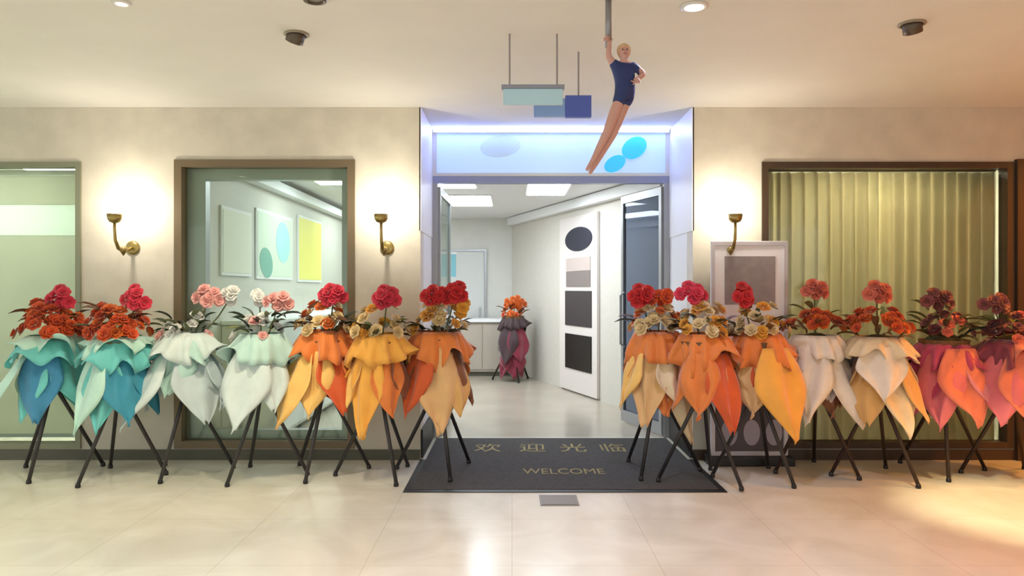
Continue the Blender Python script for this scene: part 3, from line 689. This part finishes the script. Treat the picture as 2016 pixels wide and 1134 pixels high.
stand(1858, 6.04, R(-25), 'pink flower stand with plum blooms, second from the right end',
      [(-0.09, -0.04, 1.40, 'plum', 7, 0.12, 0.06)], [('coral', 4), ('plum', 8), ('burgundy', 5)], [('olive', 12, 1.14, 1.34, 0.13), ('dark', 8, 1.08, 1.2, 0.15)],
      [(1.06, 0.90, 0.17, 0.28, 'magenta')],
      [(8, 0.50, 1.02, 0.44, 0.17, 0.30, 'salmon'), (-34, 0.36, 1.0, 0.40, 0.16, 0.34, 'pink'), (-66, 0.34, 1.0, 0.50, 0.15, 0.34, 'magenta'), (48, 0.40, 1.0, 0.46, 0.15, 0.42, 'rose'), (100, 0.4, 1.0, 0.5, 0.14, 0.3, 'magenta'), (180, 0.5, 1.0, 0.55, 0.14, 0.28, 'plum'), (-120, 0.4, 1.0, 0.5, 0.14, 0.3, 'plum')], leg=M_leg_brown, seed=23, mound=0.23)
stand(1992, 5.88, R(12), 'pink flower stand cut by the right edge of the frame',
      [(-0.18, -0.04, 1.38, 'plum', 6, 0.09, 0.06)], [('burgundy', 9), ('plum', 6), ('coral', 4)], [('olive', 8, 1.14, 1.34, 0.13), ('brown', 8, 1.08, 1.2, 0.15)],
      [(1.10, 0.92, 0.17, 0.28, 'plum', -170, -30), (1.10, 0.92, 0.17, 0.28, 'salmon', -30, 170)],
      [(-6, 0.46, 1.02, 0.44, 0.17, 0.28, 'salmon'), (-46, 0.38, 1.0, 0.46, 0.15, 0.32, 'pink'), (42, 0.36, 1.0, 0.50, 0.15, 0.30, 'pink'), (100, 0.4, 1.0, 0.5, 0.14, 0.3, 'magenta'), (180, 0.5, 1.0, 0.55, 0.14, 0.28, 'plum'), (-100, 0.4, 1.0, 0.5, 0.14, 0.3, 'plum')], leg=M_leg_brown, seed=24, mound=0.23)
# one more stand inside the lobby
stand(1010, 12.0, R(15), 'maroon-draped flower stand with orange blooms inside the lobby',
      [(0.03, -0.05, 1.30, 'orange', 14, 0.17, 0.10)], [('orange', 10), ('scarlet', 6)], [('brown', 8, 1.08, 1.2, 0.14)],
      [(1.08, 0.9, 0.16, 0.24, 'darkplum'), (0.9, 0.5, 0.16, 0.22, 'darkplum')],
      [(-25, 0.4, 0.9, 0.30, 0.14, 0.26, 'darkplum'), (25, 0.4, 0.9, 0.32, 0.14, 0.24, 'maroon'), (0, 0.44, 0.52, 0.05, 0.18, 0.22, 'maroon'), (-50, 0.36, 0.5, 0.06, 0.16, 0.24, 'maroon'), (50, 0.36, 0.5, 0.08, 0.16, 0.2, 'maroon'), (180, 0.5, 0.9, 0.3, 0.14, 0.24, 'darkplum')], leg=M_leg_brown, seed=25, s=0.97, group='flower stand in the lobby')

# ------------------------------------------------------------------ entrance mat with its lettering
def text_mesh(body, size):
    cu_ = bpy.data.curves.new('t', 'FONT'); cu_.body = body; cu_.size = size; cu_.align_x = 'CENTER'; cu_.align_y = 'CENTER'; cu_.extrude = 0.0008
    o = bpy.data.objects.new('t', cu_); C.objects.link(o); bpy.context.view_layer.update()
    me = bpy.data.meshes.new_from_object(o.evaluated_get(bpy.context.evaluated_depsgraph_get()))
    bpy.data.objects.remove(o); return me
mt = thing('entrance_mat', 'large black entrance mat with faint gold lettering', 'mat', (0.4, 6.4, 0))
M_mat = mat('mat_pile', (66, 63, 61), 0.95, noise=0.2, nscale=30, bump=0.5, bscale=400)
M_gold = mat('mat_gold', (138, 124, 78), 0.8, noise=0.15, nscale=60)
obj('pile', Box(-1.15, 1.13, -0.92, 0.955, 0.0, 0.010, bev=0.003), M_mat, mt)
b = NB()
for (a0, a1, c0, c1) in ((-1.2, 1.18, -0.98, -0.9205), (-1.2, -1.1505, -0.92, 0.05), (1.1305, 1.18, -0.92, 0.05)):
    box(b, a0, a1, c0, c1, 0.0, 0.006)
obj('rubber_border', b, M_black, mt)
for ch, px in (('欢', 960), ('迎', 1048), ('光', 1128), ('临', 1206)):
    o = obj('lettering', text_mesh(ch, 0.26), M_gold, mt); o.location = ((px - 1008) * 6.87 / 1456 - 0.4, 6.87 - 6.4, 0.0112); o.scale = (1, 1.4, 1)
o = obj('lettering', text_mesh('WELCOME', 0.145), M_gold, mt); o.location = ((1110 - 1008) * 6.0 / 1456 - 0.4, 6.0 - 6.4, 0.0112); o.scale = (0.95, 1.7, 1)

pl = thing('floor_hatch', 'small grey metal floor hatch in front of the black mat', 'hatch', (0.33, 5.22, 0))
obj('frame', Box(-0.135, 0.135, -0.13, 0.13, 0, 0.004), mat('hatch_metal', (128, 122, 112), 0.5, metal=0.4), pl)
obj('lid', Box(-0.12, 0.12, -0.115, 0.115, 0.0042, 0.007), mat('hatch_lid', (120, 112, 104), 0.5, metal=0.4), pl)

# ------------------------------------------------------------------ poster board
pb = thing('poster_board', 'white free-standing poster board with a grey print right of the entrance', 'poster stand', (2.02, 6.31, 0))
obj('base', Box(-0.36, 0.36, -0.10, 0.12, 0, 0.07, bev=0.01), M_black, pb)
obj('board', Box(-0.325, 0.325, -0.015, 0.015, 0.0705, 1.90, bev=0.006), mat('board_lilac_white', (236, 234, 240), 0.4), pb)
b = NB()
for (a0, a1, c0, c1) in ((-0.325, -0.295, 0.075, 1.895), (0.295, 0.325, 0.075, 1.895), (-0.295, 0.295, 1.865, 1.895), (-0.295, 0.295, 0.075, 0.105)):
    box(b, a0, a1, -0.026, -0.0155, c0, c1)
obj('frame', b, mat('board_frame', (196, 188, 192), 0.35, metal=0.3), pb)
obj('print', Box(-0.21, 0.22, -0.019, -0.0155, 1.36, 1.77), mat('print_grey', (150, 140, 144), 0.6, noise=0.12, nscale=14), pb)
for k in range(3):
    bm = NB(); prism(bm, blob(-0.17 + k * 0.19, 0.27, 0.07, 0.11, 0), -0.0195, -0.0155)
    obj('printed_shape', bm, mat('print_lilac', (176, 168, 180), 0.6), pb)
obj('lower_print', Box(-0.29, 0.29, -0.0175, -0.0153, 0.11, 0.62), mat('print_dark', (92, 84, 88), 0.6), pb)

# ------------------------------------------------------------------ signs hanging from the ceiling
hs = thing('hanging_sign', 'pale cyan hanging sign on two thin rods below the ceiling', 'sign', (0.13, 4.60, 2.60))
obj('panel', Box(-0.185, 0.185, -0.02, 0.02, 0.04, 0.135, bev=0.004), mat('sign_pale_cyan', (186, 224, 242), 0.35), hs)
obj('top_bar', Box(-0.195, 0.195, -0.024, 0.024, 0.1355, 0.160), mat('sign_bar', (150, 156, 172), 0.35, metal=0.4), hs)
for sx in (-0.145, 0.15):
    obj('rod', tube(NB(), [(sx, 0, 0.16), (sx, 0, H - 2.60)], 0.0055, 8), mat('rod_grey', (156, 150, 154), 0.4, metal=0.4), hs)
hb = thing('hanging_sign', 'blue hanging sign overlapping the cyan one, on a single rod', 'sign', (0.355, 4.95, 2.60))
obj('panel', Box(-0.21, 0.0, -0.018, 0.018, 0.045, 0.165, bev=0.004), mat('sign_mid_blue', (138, 174, 232), 0.35), hb)
obj('end_panel', Box(0.001, 0.175, -0.022, 0.022, 0.04, 0.185, bev=0.004), mat('sign_royal_blue', (82, 102, 192), 0.35), hb)
obj('rod', tube(NB(), [(0.09, 0, 0.184), (0.09, 0, H - 2.60)], 0.006, 8), MATS['rod_grey'], hb)

# ------------------------------------------------------------------ figure hung from the ceiling pole
fg = thing('hanging_figure', 'figure in navy with bare legs, stretched out below a grey ceiling pole', 'figure', (0.59, 3.90, 2.5))
def skin_mesh(name, verts, edges, radii, m, parent, root=0, sub=2):
    me = bpy.data.meshes.new(name); me.from_pydata(verts, edges, [])
    o = bpy.data.objects.new(name, me); C.objects.link(o); o.parent = parent
    sk = o.modifiers.new('skin', 'SKIN'); sk.use_smooth_shade = True
    for i, r_ in enumerate(radii): me.skin_vertices[0].data[i].radius = (r_, r_) if not isinstance(r_, tuple) else r_
    me.skin_vertices[0].data[root].use_root = True
    sb = o.modifiers.new('sub', 'SUBSURF'); sb.levels = sub; sb.render_levels = sub
    me.materials.append(m)
    return o
M_skin = mat('figure_skin', (206, 158, 146), 0.5)
M_navy = mat('figure_navy', (36, 52, 108), 0.6, noise=0.1, nscale=30)
# joints: pelvis, waist, chest, neck, head base, head, head top | hips-knees-ankles-toes x2 | shoulders-elbows-wrists-hands x2
V = [(0.0, 0, 0.03), (0.004, 0, 0.085), (0.006, 0, 0.15), (0.0, 0, 0.195), (0.0, -0.004, 0.215), (0.0, -0.008, 0.245), (0.0, -0.006, 0.275),
     (-0.022, -0.01, 0.0), (-0.085, -0.03, -0.17), (-0.165, -0.01, -0.33), (-0.20, -0.015, -0.385),
     (0.012, 0.01, 0.0), (-0.055, 0.01, -0.18), (-0.145, 0.03, -0.34), (-0.18, 0.03, -0.395),
     (-0.045, 0, 0.17), (-0.085, -0.02, 0.215), (-0.078, -0.01, 0.285), (-0.076, -0.002, 0.305),
     (0.05, 0, 0.165), (0.105, -0.012, 0.125), (0.058, -0.045, 0.085), (0.046, -0.05, 0.075)]
E = [(0, 1), (1, 2), (2, 3), (3, 4), (4, 5), (5, 6), (0, 7), (7, 8), (8, 9), (9, 10), (0, 11), (11, 12), (12, 13), (13, 14), (2, 15), (15, 16), (16, 17), (17, 18), (2, 19), (19, 20), (20, 21), (21, 22)]
RR = [0.05, 0.042, 0.05, 0.018, 0.022, 0.034, 0.022, 0.036, 0.026, 0.014, 0.010, 0.036, 0.026, 0.014, 0.010, 0.024, 0.017, 0.012, 0.012, 0.024, 0.017, 0.012, 0.012]
skin_mesh('body', V, E, RR, M_skin, fg)
SV = [V[i] for i in (0, 1, 2, 7, 11, 15, 19)] + [(-0.04, -0.016, -0.05), (-0.006, 0.01, -0.05), (-0.07, -0.012, 0.198), (0.09, -0.008, 0.137)]
skin_mesh('navy_suit', SV, [(0, 1), (1, 2), (0, 3), (0, 4), (2, 5), (2, 6), (3, 7), (4, 8), (5, 9), (6, 10)], [0.058, 0.05, 0.057, 0.043, 0.043, 0.029, 0.029, 0.038, 0.038, 0.024, 0.024], M_navy, fg)
b = NB(); bmesh.ops.create_uvsphere(b, u_segments=18, v_segments=12, radius=1.0)
for v in b.verts:
    q = v.co.copy(); front = q.y < -0.25 and q.z < 0.45
    k_ = 0.80 if front else 1.0
    v.co = Vector((q.x * 0.037 * k_, 0.004 + q.y * 0.040 * k_, 0.254 + q.z * (0.036 if q.z > 0 else 0.046) * (1.0 if not front else 0.6)))
obj('hair', b, mat('figure_hair', (214, 178, 136), 0.6), fg, True)
# fingers closed around the pole and on the hip
for (cx, cy, cz, sgn) in ((-0.076, 0.0, 0.305, 1), (0.042, -0.052, 0.07, -1)):
    for k in range(5):
        b = NB(); zz = cz - 0.012 + k * 0.0065; Lf = (0.018, 0.021, 0.023, 0.021, 0.016)[k]
        if k == 0: P = [(cx - 0.004, cy - 0.006, zz), (cx + 0.008, cy - 0.016, zz + 0.006), (cx + 0.016 * sgn, cy - 0.022, zz + 0.014)]
        else: P = [(cx, cy - 0.008, zz), (cx - 0.012 * sgn, cy - 0.018, zz), (cx - (0.002 + Lf) * sgn, cy - 0.022, zz), (cx - (0.010 + Lf) * sgn, cy - 0.014, zz)]
        tube(b, P, [0.004] * (len(P) - 1) + [0.0028], 6); obj('finger', b, M_skin, fg, True)
ey = mat('figure_eye', (40, 30, 28), 0.3)
for sx in (-0.012, 0.012):
    b = NB(); bmesh.ops.create_uvsphere(b, u_segments=8, v_segments=6, radius=0.004); o = obj('eye', b, ey, fg, True); o.location = (sx, -0.037, 0.247)
b = NB(); tube(b, [(0, -0.036, 0.247), (0, -0.044, 0.236), (0, -0.037, 0.233)], [0.003, 0.005, 0.003], 6); obj('nose', b, M_skin, fg, True)
b = NB(); tube(b, [(-0.008, -0.036, 0.225), (0, -0.039, 0.224), (0.008, -0.036, 0.225)], 0.0022, 6); obj('mouth', b, mat('figure_lip', (170, 92, 88), 0.4), fg, True)
b = NB(); tube(b, [(-0.080, 0.012, 0.27), (-0.080, 0.012, H - 2.5)], 0.017, 14); obj('pole', b, mat('pole_grey', (148, 146, 150), 0.35, metal=0.5), fg, True)
b = NB(); lathe(b, [(0.05, H - 2.5 - 0.02), (0.055, H - 2.5 - 0.0005)], 20, -0.08, 0.012); obj('ceiling_flange', b, MATS['pole_grey'], fg)
